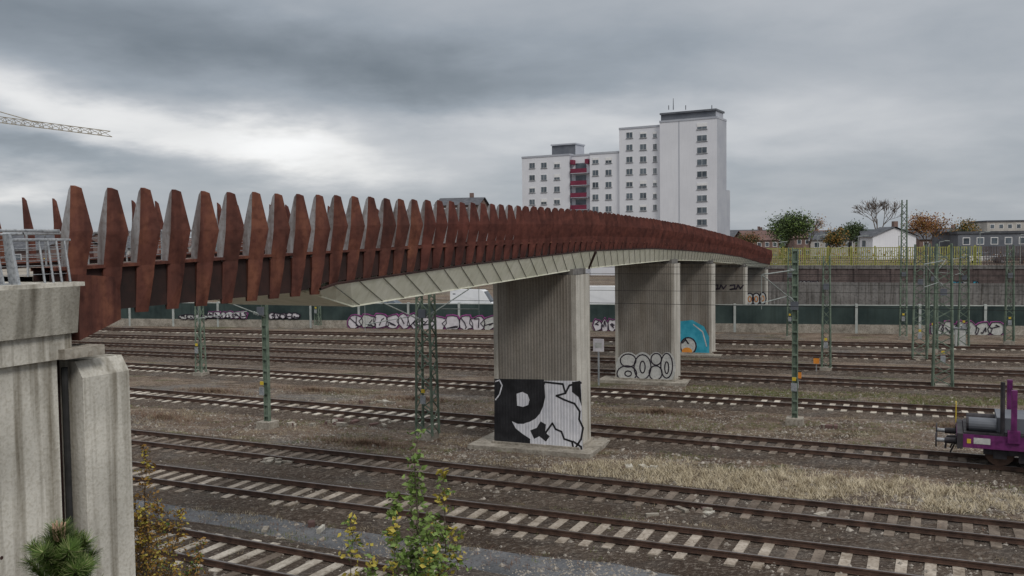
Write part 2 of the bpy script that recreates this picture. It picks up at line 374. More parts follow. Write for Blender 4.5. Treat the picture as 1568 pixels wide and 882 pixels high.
br.hexa([e2[0],e[0],e[1],e2[1],e2[3],e[3],e[2],e2[2]],'rust')
for sgn in(1,-1):
    f=(lambda u: u) if sgn>0 else (lambda u: -WD-u)
    for y0,y1 in zip(ys,ys[1:]):
        dz0=itp(ZT,y0)-1.3; dz1=itp(ZT,y1)-1.3
        br.tube(FR(y0,f(-.62),dz0+.62),FR(y1,f(-.62),dz1+.62),.022,.022,'gal',6,False)
        br.tube(FR(y0,f(-.55),dz0),FR(y0,f(-.55),dz0+.62),.018,.018,'gal',4,False)
        if y0<45:
            for h in(.12,.22,.32,.42,.52): br.tube(FR(y0,f(-.56),dz0+h),FR(y1,f(-.56),dz1+h),.006,.006,'gal',3,False)
br.done('footbridge')
# piers
def pier(Yc,foot=True,zb=0.0,w=3.35,t=1.7):
    ax,o=AXO(Yc); c=FR(Yc,-1.8,0); zt=itp(ZK,Yc)-.02; m=MB()
    m.box(c,o,ax,zb,zt-.16,'pier',-w/2,w/2,-t/2,t/2)
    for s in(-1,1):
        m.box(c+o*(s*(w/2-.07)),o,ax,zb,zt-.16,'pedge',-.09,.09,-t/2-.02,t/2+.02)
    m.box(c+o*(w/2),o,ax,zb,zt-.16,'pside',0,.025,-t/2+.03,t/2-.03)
    m.box(c,o,ax,zt-.16,zt+.06,'greywall',-w/2+.1,w/2-.1,-t/2+.1,t/2-.1)
    if foot:
        m.box(c,o,ax,0,.16,'foot',-w/2-.9,w/2+.75,-t/2-.7,t/2+.6)
        m.box(c,o,ax,.16,.24,'foot',-w/2-.12,w/2+.12,-t/2-.12,t/2+.12)
    return m,c,o,ax,t,w
def strokes(m,pts,wd,k,p,n,off):
    P=[PL(x,y,p,n)+n*off for x,y in pts]
    for a,b_ in zip(P,P[1:]):
        d=(b_-a)
        if d.length<1e-4: continue
        d.normalize(); s=n.cross(d)*(wd/2); m.face([a-s-d*wd*.3,b_-s+d*wd*.3,b_+s+d*wd*.3,a+s-d*wd*.3],k)
def polyg(m,pts,k,p,n,off): m.face([PL(x,y,p,n)+n*off for x,y in pts],k)
def ell(cx,cy,rx,ry,n=20,a0=0,a1=6.2832): return [(cx+rx*math.cos(a0+(a1-a0)*i/n),cy+ry*math.sin(a0+(a1-a0)*i/n)) for i in range(n+1)]
m,c,o,ax,t,w=pier(35.1); n=-ax; p=c+n*(t/2+.024)
# black field, bold P with a white counter, white face profile
polyg(m,[(757,580),(833,581),(834,592),(835,608),(832,622),(827,633),(820,641),(811,646),(803,648),(812,660),(812,696),(757,690)],'black',p,n,.006)
polyg(m,[(833,583),(890,583),(893,703),(812,697),(812,660),(803,648),(811,646),(820,641),(827,633),(832,622),(835,608),(834,592)],'white',p,n,.008)
polyg(m,[(791,603),(800,600),(808,604),(811,612),(809,620),(801,623),(792,621)],'white',p,n,.010)
polyg(m,[(784,645),(793,649),(804,649),(812,656),(812,672),(800,664),(790,656)],'white',p,n,.0105)
polyg(m,[(812,659),(822,655),(828,645),(836,650),(835,662),(842,668),(836,676),(826,668),(818,672)],'black',p,n,.0115)
strokes(m,[(759,584),(765,582),(769,590),(765,604),(759,612)],.05,'white',p,n,.012)
for pts in [[(834,585),(862,588),(866,602),(852,606),(864,612),(880,618),(888,630),(887,642),(893,655),(890,672),(880,688)],[(866,602),(872,590),(890,586)],[(836,662),(846,648),(851,657),(860,661),(864,672),(876,676),(878,686),(886,692)],
            [(834,585),(828,604)],[(878,676),(890,684),(892,700)]]:
    strokes(m,pts,.075,'black',p,n,.014)
polyg(m,[(876,585),(889,583),(891,622),(886,608),(876,600)],'black',p,n,.013)
m.done('bridge_pier')
m,c,o,ax,t,w=pier(51.6); n=-ax; p=c+n*(t/2+.024)
for (cx,rx) in((962,17),(984,15),(1005,13),(1022,11)):
    polyg(m,ell(cx,562,rx+2,23)[:-1],'silver',p,n,.006+cx*1e-5)
for (cx,cy,rx,ry) in((962,552,12,10),(960,572,15,12),(984,562,13,19),(984,562,4,9),(1005,550,8,9),(1004,571,10,11),(1021,560,9,19),(1021,563,3,9),(962,572,5,4)):
    strokes(m,ell(cx,cy,rx,ry),.07,'bpaint',p,n,.022)
m.done('bridge_pier')
m,c,o,ax,t,w=pier(63.6); n=-ax; p=c+n*(t/2+.024)
polyg(m,[(1041,492),(1060,490),(1078,500),(1086,516),(1086,546),(1041,548)],'turq',p,n,.006)
polyg(m,ell(1054,530,12,13)[:-1],'silver',p,n,.010); strokes(m,ell(1054,530,12,13),.10,'bpaint',p,n,.014)
polyg(m,ell(1052,538,8,6)[:-1],'orange',p,n,.016); strokes(m,[(1045,525),(1050,520),(1054,526)],.1,'bpaint',p,n,.02)
strokes(m,[(1062,497),(1076,508),(1082,530)],.08,'silver',p,n,.012)
m.done('bridge_pier')
m,c,o,ax,t,w=pier(81,foot=False); n=-ax; p=c+n*(t/2+.024)
for k_ in range(2): strokes(m,[(1092+k_*26+x,440+y) for x,y in((0,-3),(7,-4),(7,2),(0,3),(10,2),(12,-4),(16,2),(20,-3))],.12,'bpaint',p,n,.01)
m.done('bridge_pier')
m,c,o,ax,t,w=pier(97,foot=False); n=-ax; p=c+n*(t/2+.024)
for (cx,cy,r) in((1148,458,6),(1158,458,6),(1168,457,5)): 
    polyg(m,ell(cx,cy,r,9)[:-1],'silver',p,n,.01+cx*1e-5); strokes(m,ell(cx,cy,r,9),.12,'bpaint',p,n,.025)
    strokes(m,ell(cx,cy,r*.4,4),.1,'orange',p,n,.03)
m.done('bridge_pier')
# ---------------------------------------------------------------- abutment
ab=MB()
def run(y0,y1,u0,u1,z0,z1,k,uu=None):
    P=[FR(y0,u0,z0),FR(y0,u1,z0),FR(y1,u1,z0),FR(y1,u0,z0)]
    Q=[FR(y0,u0,z1),FR(y0,u1,z1),FR(y1,u1,z1),FR(y1,u0,z1)]
    if uu is not None:
        Q[1]=FR(y0,uu,z1); Q[2]=FR(y1,uu,z1)
    ab.hexa(P+Q,k)
run(2,13.10,-WD-.2,.26,6.80,7.46,'conc',uu=.34)
run(2,13.20,-WD-.25,.31,7.462,7.52,'concl')
run(2,13.06,-WD-.1,.18,6.44,6.798,'concl')
run(2,12.90,-WD,.08,-.3,6.438,'concl')
run(12.92,13.2,-WD,-.25,-.3,6.41,'rustgapdark')  # dark fill: shade and brown stain of the wall-column gap put in as colour
run(12.85,13.5,-.2,.30,6.44,6.58,'foot')
run(13.20,14.0,-WD,.20,-.3,6.12,'concl')
run(13.20,14.0,-WD,.20,6.121,6.36,'concl',uu=.06)
ab.tube(FR(13.03,.06,1),FR(13.03,.06,6.3),.045,.045,'tyre',8)
for z in(5.4,3.9,2.4):
    for y in(9.2,10.6,12.0): ab.tube(FR(y,.075,z),FR(y,.084,z),.025,.025,'rustgapdark',10)
ab.done('concrete_abutment')
rl=MB()
y=6.2
while y<12.3:
    a=FR(y,0,7.52); b_=FR(y,-.14,8.24); axx,oo=AXO(y)
    w=.06
    rl.hexa([a-axx*.012-oo*w,a-axx*.012+oo*w,a+axx*.012+oo*w,a+axx*.012-oo*w,b_-axx*.012-oo*w*.6,b_-axx*.012+oo*w*.6,b_+axx*.012+oo*w*.6,b_+axx*.012-oo*w*.6],'gal')
    rl.box(a,axx,oo,7.522,7.54,'gal',-.07,.07,-.1,.1)
    y+=2.0
for h,uo,r in((8.25,-.16,.026),(8.12,-.11,.005),(8.0,-.09,.005),(7.88,-.07,.005),(7.76,-.055,.005),(7.64,-.03,.005)):
    rl.tube(FR(4,uo,h),FR(13.2,uo,h),r,r,'gal',8)
for i in range(4):
    rl.tube(FR(12.72+i*.13,.14,7.52),FR(12.72+i*.13,.05,8.12),.016,.016,'gal',6)
rl.tube(FR(12.3,.05,8.12),FR(13.2,.05,8.12),.02,.02,'gal',6)
a=FR(12.3,.12,7.52); b_=FR(12.3,.0,8.2); axx,oo=AXO(12)
rl.hexa([a-axx*.02-oo*.09,a-axx*.02+oo*.09,a+axx*.02+oo*.09,a+axx*.02-oo*.09,b_-axx*.02-oo*.06,b_-axx*.02+oo*.06,b_+axx*.02+oo*.06,b_+axx*.02-oo*.06],'gal')
rl.done('steel_railing')
# ---------------------------------------------------------------- catenary masts
td=LINES[4][1]; tn=LINES[4][3]
def mast(px,py,h,wb=.55,wt=.32,arms=((-1,5.9),),lattice=True,k=1.0):
    b0=G(px,py); m=MB()
    m.box(b0,td,tn,-.2,.3,'foot',-.35,.35,-.35,.35)
    if lattice:
        c4=[(-1,-1),(1,-1),(1,1),(-1,1)]
        def pt(i,z):
            q=(wb+(wt-wb)*z/h)/2; a,b_=c4[i%4]; return b0+td*(a*q)+tn*(b_*q*.8)+Vector((0,0,z))
        for i in range(4): m.tube(pt(i,.2),pt(i,h),.055*k,.045*k,'mast',4)
        z=.25; st_=.5; kk=0
        while z+st_<h:
            for i in range(4):
                if kk%2: m.tube(pt(i,z),pt(i+1,z+st_),.026*k,.026*k,'mast',4,False)
                else: m.tube(pt(i+1,z),pt(i,z+st_),.026*k,.026*k,'mast',4,False)
            z+=st_; kk+=1
    else:
        m.box(b0,td,tn,.2,h,'mast',-.10,.10,-.012,.012); m.box(b0,td,tn,.2,h,'mast',-.12,-.095,-.09,.09); m.box(b0,td,tn,.2,h,'mast',.095,.12,-.09,.09)
        z=.5
        while z<h: m.box(b0,td,tn,z,z+.08,'mast',-.094,.094,-.10,-.013); z+=.5
    Z=Vector((0,0,1))
    for sd,z in arms:
        e=b0+tn*(sd*3.0)-td*1.0*(1 if sd<0 else -1)
        dv=(e-b0)
        m.tube(b0+Z*(z+1.0),e+Z*(z+.9),.022,.022,'arm',6); m.tube(b0+Z*(z-.4),e+Z*(z+.9),.026,.026,'arm',6)
        m.tube(b0+Z*(z-.1)+dv*.28,e+Z*(z-.25),.018,.018,'arm',6); m.tube(e+Z*(z+.9),e+Z*(z-.5),.012,.012,'arm',5)
        for q in(.10,.13,.16): m.tube(b0+dv*q+Z*(z+1.0),b0+dv*(q+.015)+Z*(z+1.0),.07,.07,'arm',8)
        for q in(.10,.13,.16): m.tube(b0+dv*q+Z*(z-.4+q*1.3),b0+dv*(q+.015)+Z*(z-.4+q*1.3),.07,.07,'arm',8)
    m.box(b0-tn*.35,td,tn,1.5,1.85,'gal',-.12,.12,-.02,.02)
    m.box(b0-tn*.33,td,tn,1.95,2.1,'yel',-.08,.08,-.02,.02)
    m.box(b0-tn*.3,td,tn,5.0,5.35,'dgrey',-.16,.16,-.05,.05)
    return m.done('catenary_mast')
mast(655,672,7.1,.75,.55,((-1,5.2),(1,5.4)),k=1.15)
mast(410,655,7.2,arms=((-1,5.3),),lattice=False)
mast(308,577,6.4,.5,.3,((-1,5.1),))
mast(487,503,5.6,.5,.3,())
mast(1217,650,7.6,arms=((-1,5.7),),lattice=False)
mast(1265,570,7.0,.5,.35,())
mast(1443,597,7.7,.95,.7,((-1,5.8),),k=1.25)
mast(1408,553,7.6,.85,.65,(),k=1.3)
mast(1428,540,7.6,.6,.45,((1,5.7),),k=1.2)
mast(1383,520,11.0,.5,.35,(),k=1.3)
mast(1475,535,7.4,.7,.5,((-1,5.6),),k=1.2)
mast(1210,520,7.4,.5,.3,())
mast(1545,528,7.4,.6,.4,(),k=1.2)
wi=MB()
for (A2,d,L2,n) in LINES[1:6]:
    for z in(5.5,6.7):
        for i in range(6):
            s0=L2*i/6; s1=L2*(i+1)/6
            wi.tube(A2+d*s0+Vector((0,0,z)),A2+d*s1+Vector((0,0,z)),.011,.011,'tyre',3,False)
wi.done('overhead_wires')
cb=MB(); b0=G(917,590)
cb.box(b0,td,tn,0,1.9,'gal',-.04,.04,-.04,.04); cb.box(b0,td,tn,1.9,2.6,'wpaint',-.3,.3,-.05,.05); cb.box(b0,td,tn,2.1,2.4,'silver',-.2,.2,-.06,-.052); cb.done('track_sign')
for (px,py) in((1222,596),(1250,572)):
    cb=MB(); b0=G(px,py); cb.tube(b0,b0+Vector((0,0,.7)),.03,.03,'gal'); cb.box(b0,td,tn,.6,.95,'orange',-.16,.16,-.1,.1); cb.box(b0,td,tn,.952,.99,'tyre',-.18,.18,-.12,.12); cb.done('track_signal_box')
for (px,py) in((1470,535),):
    cb=MB(); b0=G(px,py); cb.box(b0,td,tn,0,1.5,'ltpost',-.35,.35,-.2,.2); cb.box(b0,td,tn,1.502,1.58,'gal',-.4,.4,-.25,.25); cb.box(b0,td,tn,.1,1.4,'silver',-.3,.3,-.215,-.203); cb.done('track_cabinet')
# ---------------------------------------------------------------- noise barrier
A=G(200,499); B=G(1568,513); d=(B-A).normalized(); n=Vector((d.y,-d.x,0)); 
if n.y>0:n=-n
A2=A-d*70; L=(B-A).length+110
nb=MB()
nb.box(A2,d,n,0,.75,'foot',0,L,-.12,.12); nb.box(A2,d,n,.75,2.35,'fencegl',0,L,-.03,.03); nb.box(A2,d,n,2.35,2.42,'ltpost',0,L,-.06,.06)
s=0
while s<L: nb.box(A2+d*s,d,n,.0,2.5,'ltpost',-.10,.10,-.14,.14); s+=5.0
nb.done('noise_barrier')
gr=MB(); pp=A+n*.16
def letters(x0,x1,y0,y1,step,fill,out):
    x=x0; i=0
    while x<x1:
        w=step*UR(.75,1.1); cx=x+w/2; cy=(y0+y1)/2; H_=(y1-y0)/2; pts=[]
        for k in range(12):
            a=6.2832*k/12; r=UR(.72,1.12); pts.append((cx+math.cos(a)*w*.62*r,cy+math.sin(a)*H_*r))
        big=[(cx+(a-cx)*1.22,cy+(b_-cy)*1.18) for a,b_ in pts]
        polyg(gr,big,out,pp,n,.004+i*.0015); 
        polyg(gr,pts,fill if RND()>.12 else 'silver',pp,n,.05+i*.0015)
        q=[(cx+UR(-.4,.4)*w,cy+UR(-.7,.7)*H_) for _ in range(4)]
        strokes(gr,q,.09,'bpaint',pp,n,.10+i*.0015)
        strokes(gr,pts+[pts[0]],.07,'bpaint',pp,n,.10+i*.0015)
        x+=w*.95; i+=1
letters(534,640,480,503,21,'wpaint','purp'); letters(642,752,483,507,22,'wpaint','purp')
letters(276,316,481,489,12,'silver','bpaint'); letters(318,372,477,488,11,'wpaint','purp'); letters(412,448,479,488,10,'wpaint','bpaint')
letters(910,940,488,508,14,'wpaint','purp'); letters(1425,1528,492,515,19,'silver','purp')
gr.done('wall_graffiti')
rd=MB(); P0=A2-n*3
rd.box(P0,d,n,0,.65,'asph',0,L+60,-16,0); rd.done('road')
def van(px,Y,h=2.4,l=5.0,name='parked_van',k='carw',z=.65):
    b0=PY(px,450,Y); b0.z=0; m=MB(); ax=d; ay=n
    prof=[(-l/2,.35),(l/2,.35),(l/2,1.0),(l*.42,1.15),(l*.27,h*.93),(l*.2,h),(-l/2+.05,h),(-l/2,h*.9)]
    hw=.95
    def P(x,zz,s): 
        tp=.9 if zz>1.2 else 1
        return b0+ax*x+ay*(s*hw*tp)+Vector((0,0,z+zz))
    m.face([P(x,zz,1) for x,zz in prof],k); m.face([P(x,zz,-1) for x,zz in prof][::-1],k)
    for i in range(len(prof)):
        a=prof[i]; c_=prof[(i+1)%len(prof)]
        kk='glass' if i==3 else k
        m.face([P(*a,1),P(*a,-1),P(*c_,-1),P(*c_,1)],kk)
    for s in(1,-1):
        for x0,x1 in((l*.1,l*.24),(-l*.18,l*.07),(-l*.44,-l*.21)):
            q=[(x0,h*.55),(x1,h*.55),(x1,h*.85),(x0,h*.85)]
            m.face([P(x,zz,s)+ay*(s*.012) for x,zz in q],'glass')
        for x in(-l*.3,l*.32): 
            m.tube(b0+ax*x+ay*(s*hw*.8)+Vector((0,0,z+.33)),b0+ax*x+ay*(s*(hw+.02))+Vector((0,0,z+.33)),.34,.34,'tyre',14)
            m.tube(b0+ax*x+ay*(s*hw*.98)+Vector((0,0,z+.33)),b0+ax*x+ay*(s*(hw+.035))+Vector((0,0,z+.33)),.18,.18,'gal',10)
    m.done(name)
def car(px,Y,name='parked_car',k='carw',z=.65,fl=1):
    b0=PY(px,450,Y); b0.z=0; m=MB(); ax=d*fl; ay=n
    body=[(-2.2,.35),(2.2,.35),(2.2,.7),(1.9,.85),(1.0,.95),(-1.9,1.0),(-2.2,.85)]
    cab=[(1.05,.94),(.35,1.42),(-1.1,1.46),(-1.95,.98)]
    def P(x,zz,s,w): return b0+ax*x+ay*(s*w)+Vector((0,0,z+zz))
    for s in(1,-1): m.face([P(x,q,s,.88) for x,q in body],k)
    for i in range(len(body)):
        a=body[i]; c_=body[(i+1)%len(body)]; m.face([P(*a,1,.88),P(*a,-1,.88),P(*c_,-1,.88),P(*c_,1,.88)],k)
    ws=[.8,.66,.66,.8]
    for s in(1,-1): m.face([P(cab[i][0],cab[i][1],s,ws[i]) for i in range(4)],'glass')
    for i in range(3):
        a=cab[i]; c_=cab[i+1]; m.face([P(*a,1,ws[i]),P(*a,-1,ws[i]),P(*c_,-1,ws[i+1]),P(*c_,1,ws[i+1])],k if i==1 else 'glass')
    for s in(1,-1):
        m.face([P(-.25,.96,s,.80),P(-.17,.96,s,.80),P(-.17,1.45,s,.672),P(-.25,1.45,s,.672)],k)
        for x in(-1.35,1.35):
            m.tube(P(x,.32,s,.68),P(x,.32,s,.90),.32,.32,'tyre',14); m.tube(P(x,.32,s,.85),P(x,.32,s,.915),.18,.18,'gal',10)
    m.done(name)
van(726,97,2.45,4.8,fl_:=None or 'parked_van') if False else van(726,97,2.45,4.8)
van(924,90,3.0,5.6); car(1000,97,k='card',fl=-1); car(600,97,k='card')
# ---------------------------------------------------------------- retaining wall, upper terrace, fence
WY=112
w0=PY(1165,400,WY); w1=PY(1640,400,WY-14); dw=(Vector((w1.x,w1.y,0))-Vector((w0.x,w0.y,0))); LW=dw.length+60; dw.normalize(); nw=Vector((dw.y,-dw.x,0))
w0.z=0; rw=MB()
rw.box(w0,dw,nw,0,2.9,'greywall',0,LW,-.4,.3); rw.box(w0,dw,nw,2.9,4.5,'brownwall',0,LW,-.4,.1); rw.box(w0,dw,nw,4.5,4.9,'greywall',0,LW,-.5,.2)
s=3
while s<LW: rw.box(w0+dw*s,dw,nw,2.9,4.5,'brownwall',-.2,.2,.1,.25); s+=4
rw.done('retaining_wall')
tr=MB(); tr.box(w0,dw,nw,0,4.6,'ground',0,LW,-70,-.5); tr.done('terrace_ground')
gr=MB(); pp=w0+nw*.12; n_=n; n=nw
letters(1222,1250,430,438,7,'silver','bpaint'); letters(1305,1380,433,441,8,'silver','brownwall'); letters(1455,1490,430,439,9,'turq','bpaint')
gr.done('wall_graffiti'); n=n_
fe=MB(); s=0
while s<LW:
    fe.box(w0+dw*s,dw,nw,4.9,7.0,'mesh' if s<24 else 'brownwall',-.05,.05,-.03,.03)
    s+=.24 if s<24 else .16
for z in(5.0,5.9,6.9): fe.box(w0,dw,nw,z,z+.08,'mesh',0,24,-.05,-.032)
s=0
while s<24: fe.box(w0+dw*s,dw,nw,4.9,7.15,'mesh',-.09,.09,-.14,-.05); s+=2.6
fe.done('palisade_fence')
for px in range(1190,1568,62):
    pf=MB(); b0=PY(px,400,WY+3); h=8+UR(-.6,1.0); pf.tube((b0.x,b0.y,4.6),(b0.x,b0.y,h),.06,.04,'arm',5)
    pf.tube((b0.x,b0.y,h-.05),(b0.x+.9,b0.y,h+.12),.035,.03,'arm',5); pf.box((b0.x+.95,b0.y,0),(1,0,0),(0,1,0),h+.06,h+.16,'arm',-.3,.3,-.1,.1); pf.done('street_lamp')
for (px,Y,k,fl) in((1510,108,'carw',1),(1549,105,'card',-1)): car(px,Y+12,k=k,z=4.6,fl=fl)
# ---------------------------------------------------------------- tower block
e1=Vector((math.cos(math.radians(30)),-math.sin(math.radians(30)),0)); bk=Vector((.5,.866,0)); fn=-bk
T0=PY(1098,370,205); T0.z=0
tb=MB()
def FP(px,py,off=0.0): return PL(px,py,T0+fn*off,fn)
def blk(x0,x1,yt,off,dep,k='plas',zb=0):
    a=FP(x0,yt,off); b_=FP(x1,yt,off); zt=b_.z
    a.z=b_.z=0; L=(b_-a).length
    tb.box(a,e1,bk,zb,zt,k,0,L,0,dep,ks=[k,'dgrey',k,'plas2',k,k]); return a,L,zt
def win(px,py,off,wm=1.5,hm=1.25,k='glass'):
    c_=FP(px,py,off); 
    tb.box(c_,e1,bk,c_.z-hm/2-.09,c_.z+hm/2+.09,'frame',-wm/2-.09,wm/2+.09,-.05,.02)
    tb.box(c_,e1,bk,c_.z-hm/2,c_.z+hm/2,k,-wm/2,-.04,-.075,.0)
    tb.box(c_,e1,bk,c_.z-hm/2,c_.z+hm/2,k,.04,wm/2,-.075,.0)
    if RND()<.35: tb.box(c_,e1,bk,c_.z+hm*UR(-.1,.3),c_.z+hm/2+.01,'frame',-wm/2,wm/2,-.095,-.076)
    tb.box(c_,e1,bk,c_.z-hm/2-.2,c_.z-hm/2-.09,'dgrey',-wm/2-.15,wm/2+.15,-.14,.0)
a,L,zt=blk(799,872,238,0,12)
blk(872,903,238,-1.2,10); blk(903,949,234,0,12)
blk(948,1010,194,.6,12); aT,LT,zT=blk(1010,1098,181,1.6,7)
for x0,x1,yt,off,dep in((799,872,238,0,12),(872.2,902.8,238,-1.2,10),(903,947.8,234,0,12),(948,1009.8,194,.6,12),(1010,1098,181,1.6,7)):
    q=FP(x0,yt,off); b_=FP(x1,yt,off); zz=b_.z; q.z=b_.z=0; tb.box(q,e1,bk,zz+.003,zz+.45,'plas2',-.06,(b_-q).length+.06,-.1,dep)
blk(1012,1096,169,.4,5.5,'dgrey',zb=zT+.46); q=FP(1012,169,.5); b_=FP(1096,169,.5); zz=b_.z; q.z=b_.z=0
tb.box(q,e1,bk,zz+.003,zz+.4,'dgrey',-.2,(b_-q).length+.2,-.3,6)
a5,L5,z5=blk(845,881,221,-3,5,'dgrey',zb=zt+.4)
tb.box(a5,e1,bk,z5+.003,z5+.35,'plas2',-.2,L5+.2,-.3,5.2)
qq=T0+bk*8.7; top=PL(1108,292,qq,fn).z
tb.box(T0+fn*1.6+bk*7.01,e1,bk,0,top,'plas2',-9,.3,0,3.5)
rows=[252+18.6*i for i in range(5)]
for r in rows:
    for x in(815,833,853): win(x,r-(x-833)*.03+1,0)
    for x in(912,932): win(x,r-6-(x-912)*.03,0)
for i in range(7):
    for x in(964,985): win(x,207+18.6*i-(x-964)*.03,.6)
    win(1003,206+18.6*i,.6,.8)
for i in range(9):
    win(1075,193+18.4*i,1.6,2.2)
q=FP(1040,300,1.6); q.z=0; tb.box(q,e1,bk,0,zT,'plas2',-.12,.12,-.04,0)
for i in range(5):
    q=FP(887,262+18.6*i,0); 
    tb.box(q,e1,bk,q.z-.45,q.z+.6,'red',-2.15,2.15,-.5,-.38); tb.box(q,e1,bk,q.z-.6,q.z-.452,'plas2',-2.15,2.15,-.5,1.2)
    tb.box(q,e1,bk,q.z-.45,q.z+.6,'red',-2.15,-2.05,-.38,1.1)
    tb.box(q,e1,bk,q.z+.7,q.z+2.0,'glass',-1.5,1.3,1.1,1.19)
q=FP(887,248,0)
tb.box(q,e1,bk,q.z-.5,q.z+.6,'red',-2.3,-1.6,-.3,1.15)
tb.box(q,e1,bk,q.z-.5,q.z+.6,'red',1.6,2.3,-.3,1.15)
for i in range(10):
    z=PL(1100,196+18.4*i,T0,fn).z
    c_=T0+fn*1.6; tb.box(c_,e1,bk,z-.6,z+.5,'glass',0.0,.08,2.2,4.6)
    tb.box(c_,e1,bk,z-1.2,z-.62,'plas2',0.0,.5,1.8,5.0)
qa=FP(1031,168,-2); tb.tube(qa,qa+Vector((0,0,2.6)),.12,.06,'dgrey',6)
for x in(1024,1050,1090): 
    qa=FP(x,168,-2); tb.tube(qa,qa+Vector((0,0,1.0)),.1,.1,'dgrey',5)
tb.done('apartment_tower')
# ---------------------------------------------------------------- houses
def house(px,Y,w,dp,ze,zr,k='hwall',rk='roofr',rot=0.2,z0=0,name='house',flat=False):
    b0=PY(px,380,Y); b0.z=0; m=MB(); ax=Vector((math.cos(rot),-math.sin(rot),0)); ay=Vector((math.sin(rot),math.cos(rot),0))
    m.box(b0,ax,ay,z0,ze,k,-w/2,w/2,0,dp)
    Z=Vector((0,0,1))
    if flat: m.box(b0,ax,ay,ze+.003,ze+.4,rk,-w/2-.2,w/2+.2,-.2,dp+.2)
    else:
        a=b0+ax*(-w/2-.4)+ay*-.4+Z*(ze-.1); b_=b0+ax*(w/2+.4)+ay*-.4+Z*(ze-.1); c_=b_+ay*(dp+.8); e_=a+ay*(dp+.8)
        r1=b0+ax*(-w/2-.4)+ay*(dp/2)+Z*zr; r2=b0+ax*(w/2+.4)+ay*(dp/2)+Z*zr
        m.face([a,b_,r2,r1],rk); m.face([c_,e_,r1,r2],rk)
        m.face([b0+ax*(-w/2)+Z*ze,b0+ax*(-w/2)+ay*dp+Z*ze,r1-Z*.2+ax*.4],k); m.face([b0+ax*(w/2)+Z*ze,b0+ax*(w/2)+ay*dp+Z*ze,r2-Z*.2-ax*.4],k)
        m.box(b0+ay*(dp*.6)+ax*(w*.2),ax,ay,ze,zr+.9,'hwall2',-.35,.35,-.35,.35)
    zf=ze-1.2
    while zf-1.2>z0:
        x=-w/2+1.3
        while x<w/2-.9:
            m.box(b0+ax*x,ax,ay,zf-.6,zf+.6,'frame',-.58,.58,-.05,0); m.box(b0+ax*x,ax,ay,zf-.5,zf+.5,'glass',-.48,.48,-.07,0)
            x+=2.2
        zf-=2.8
    m.done(name)
house(1326,150,3.6,8,8.4,9.9,'plas','roofd',1.35,4); house(1362,178,9,9,7.5,9.6,'hwall','roofd',.2); house(1275,195,9,9,8,9.8,'hwall','roofd',.3)
house(1145,260,14,10,9,11,'hwall','roofd',.3); house(1168,240,9,8,8,10.5,'hwall2','roofr',-.2)
house(1455,190,12,10,7.8,9.9,'hwall2','roofd',.15); house(1540,150,15,12,8.6,10.2,'dgrey','roofd',.1,name='warehouse',flat=True); house(1560,240,16,12,12.0,13,'hwall','roofd',.1,flat=True,name='office_building')
house(1245,250,10,9,8.5,10.5,'hwall2','roofr',.1); house(700,170,8,9,15.2,16.7,'hwall2','roofd',.2)
house(10,110,12,9,8,10.0,'hwall2','roofd',.4); house(70,150,12,9,8,10.6,'hwall2','roofd',.3); house(240,160,10,9,7,9.5,'hwall','roofr',.3); house(150,170,14,9,8,10.2,'hwall','roofd',.1)
house(400,150,20,9,6,6.4,'hwall2','roofd',.1,flat=True,name='warehouse')
for (Y,h0,sd) in((1300,24,1),(900,13,2)):
    hm=MB(); prev=None
    for i in range(81):
        x=-1300+i*32.5; h=8+h0*(.55+.6*noise.noise(Vector((x*.0022,sd*7,0)))+.12*noise.noise(Vector((x*.02,sd,0))))
        cur=(Vector((x,Y,0)),Vector((x,Y+60,max(h,4))),Vector((x,Y+250,0)))
        if prev: hm.face([prev[0],cur[0],cur[1],prev[1]],'hill'); hm.face([prev[1],cur[1],cur[2],prev[2]],'hill')
        prev=cur
    hm.done('hill')
# ---------------------------------------------------------------- trees
def leafq(mb,p,s,k):
    a=Vector((UR(-1,1),UR(-1,1),UR(-1,1))).normalized(); b_=a.cross(Vector((UR(-1,1),UR(-1,1),UR(-1,1)))).normalized()
    mb.face([p-a*s,p+b_*s*.5,p+a*s,p-b_*s*.5],k)
def tree(px,Y,z0,h,cr,ks,nl,ls,name='tree',lev=4,tr=.16):
    b0=PY(px,400,Y); b0.z=z0; m=MB(); ends=[]
    def grow(p,dv,l,r,q):
        e=p+dv*l; m.tube(p,e,max(r,.03),max(r*.65,.022),'bark',5 if q<2 else 3,False)
        if q>=2: ends.append(e)
        if q>=lev: return
        for i in range(3 if q<3 else 4):
            nd_=(dv+Vector((UR(-1,1),UR(-1,1),UR(-.35,.75)))*.75).normalized()
            grow(p+dv*l*UR(.55,1),nd_,l*UR(.6,.8),r*.58,q+1)
    grow(b0,Vector((0,0,1)),h*.36,tr,0)
    for i in range(nl):
        e=random.choice(ends); p=e+Vector((random.gauss(0,1),random.gauss(0,1),random.gauss(0,.8)))*cr*.16
        leafq(m,p,ls*UR(.6,1.2),random.choice(ks))
    m.done(name)
tree(1205,148,4.6,7.6,5.5,['leafd','leafg','leafd','leafd'],6500,.20,'deciduous_tree')
tree(1240,154,4.6,8.8,4,['leafo','leafr'],350,.16,'bare_tree')
tree(1343,158,4.6,12.5,5,['leafr'],60,.12,'bare_tree',lev=5,tr=.22)
tree(1418,156,4.6,8.0,5,['leafr','leafo','leafr'],2600,.19,'autumn_tree')
tree(1300,185,4,8.0,4,['leafd'],2300,.22,'deciduous_tree')
tree(1270,170,4,6.0,4,['leafd','leafo'],1800,.22,'deciduous_tree')
tree(1370,170,4,6.0,4,['leafd','leafr'],1500,.22,'deciduous_tree')
tree(1480,180,4,7.0,5,['leafd','leafo'],2300,.2,'autumn_tree')
tree(30,75,0,8,4,['leafo','leafy','leafd'],2200,.14,'autumn_tree')
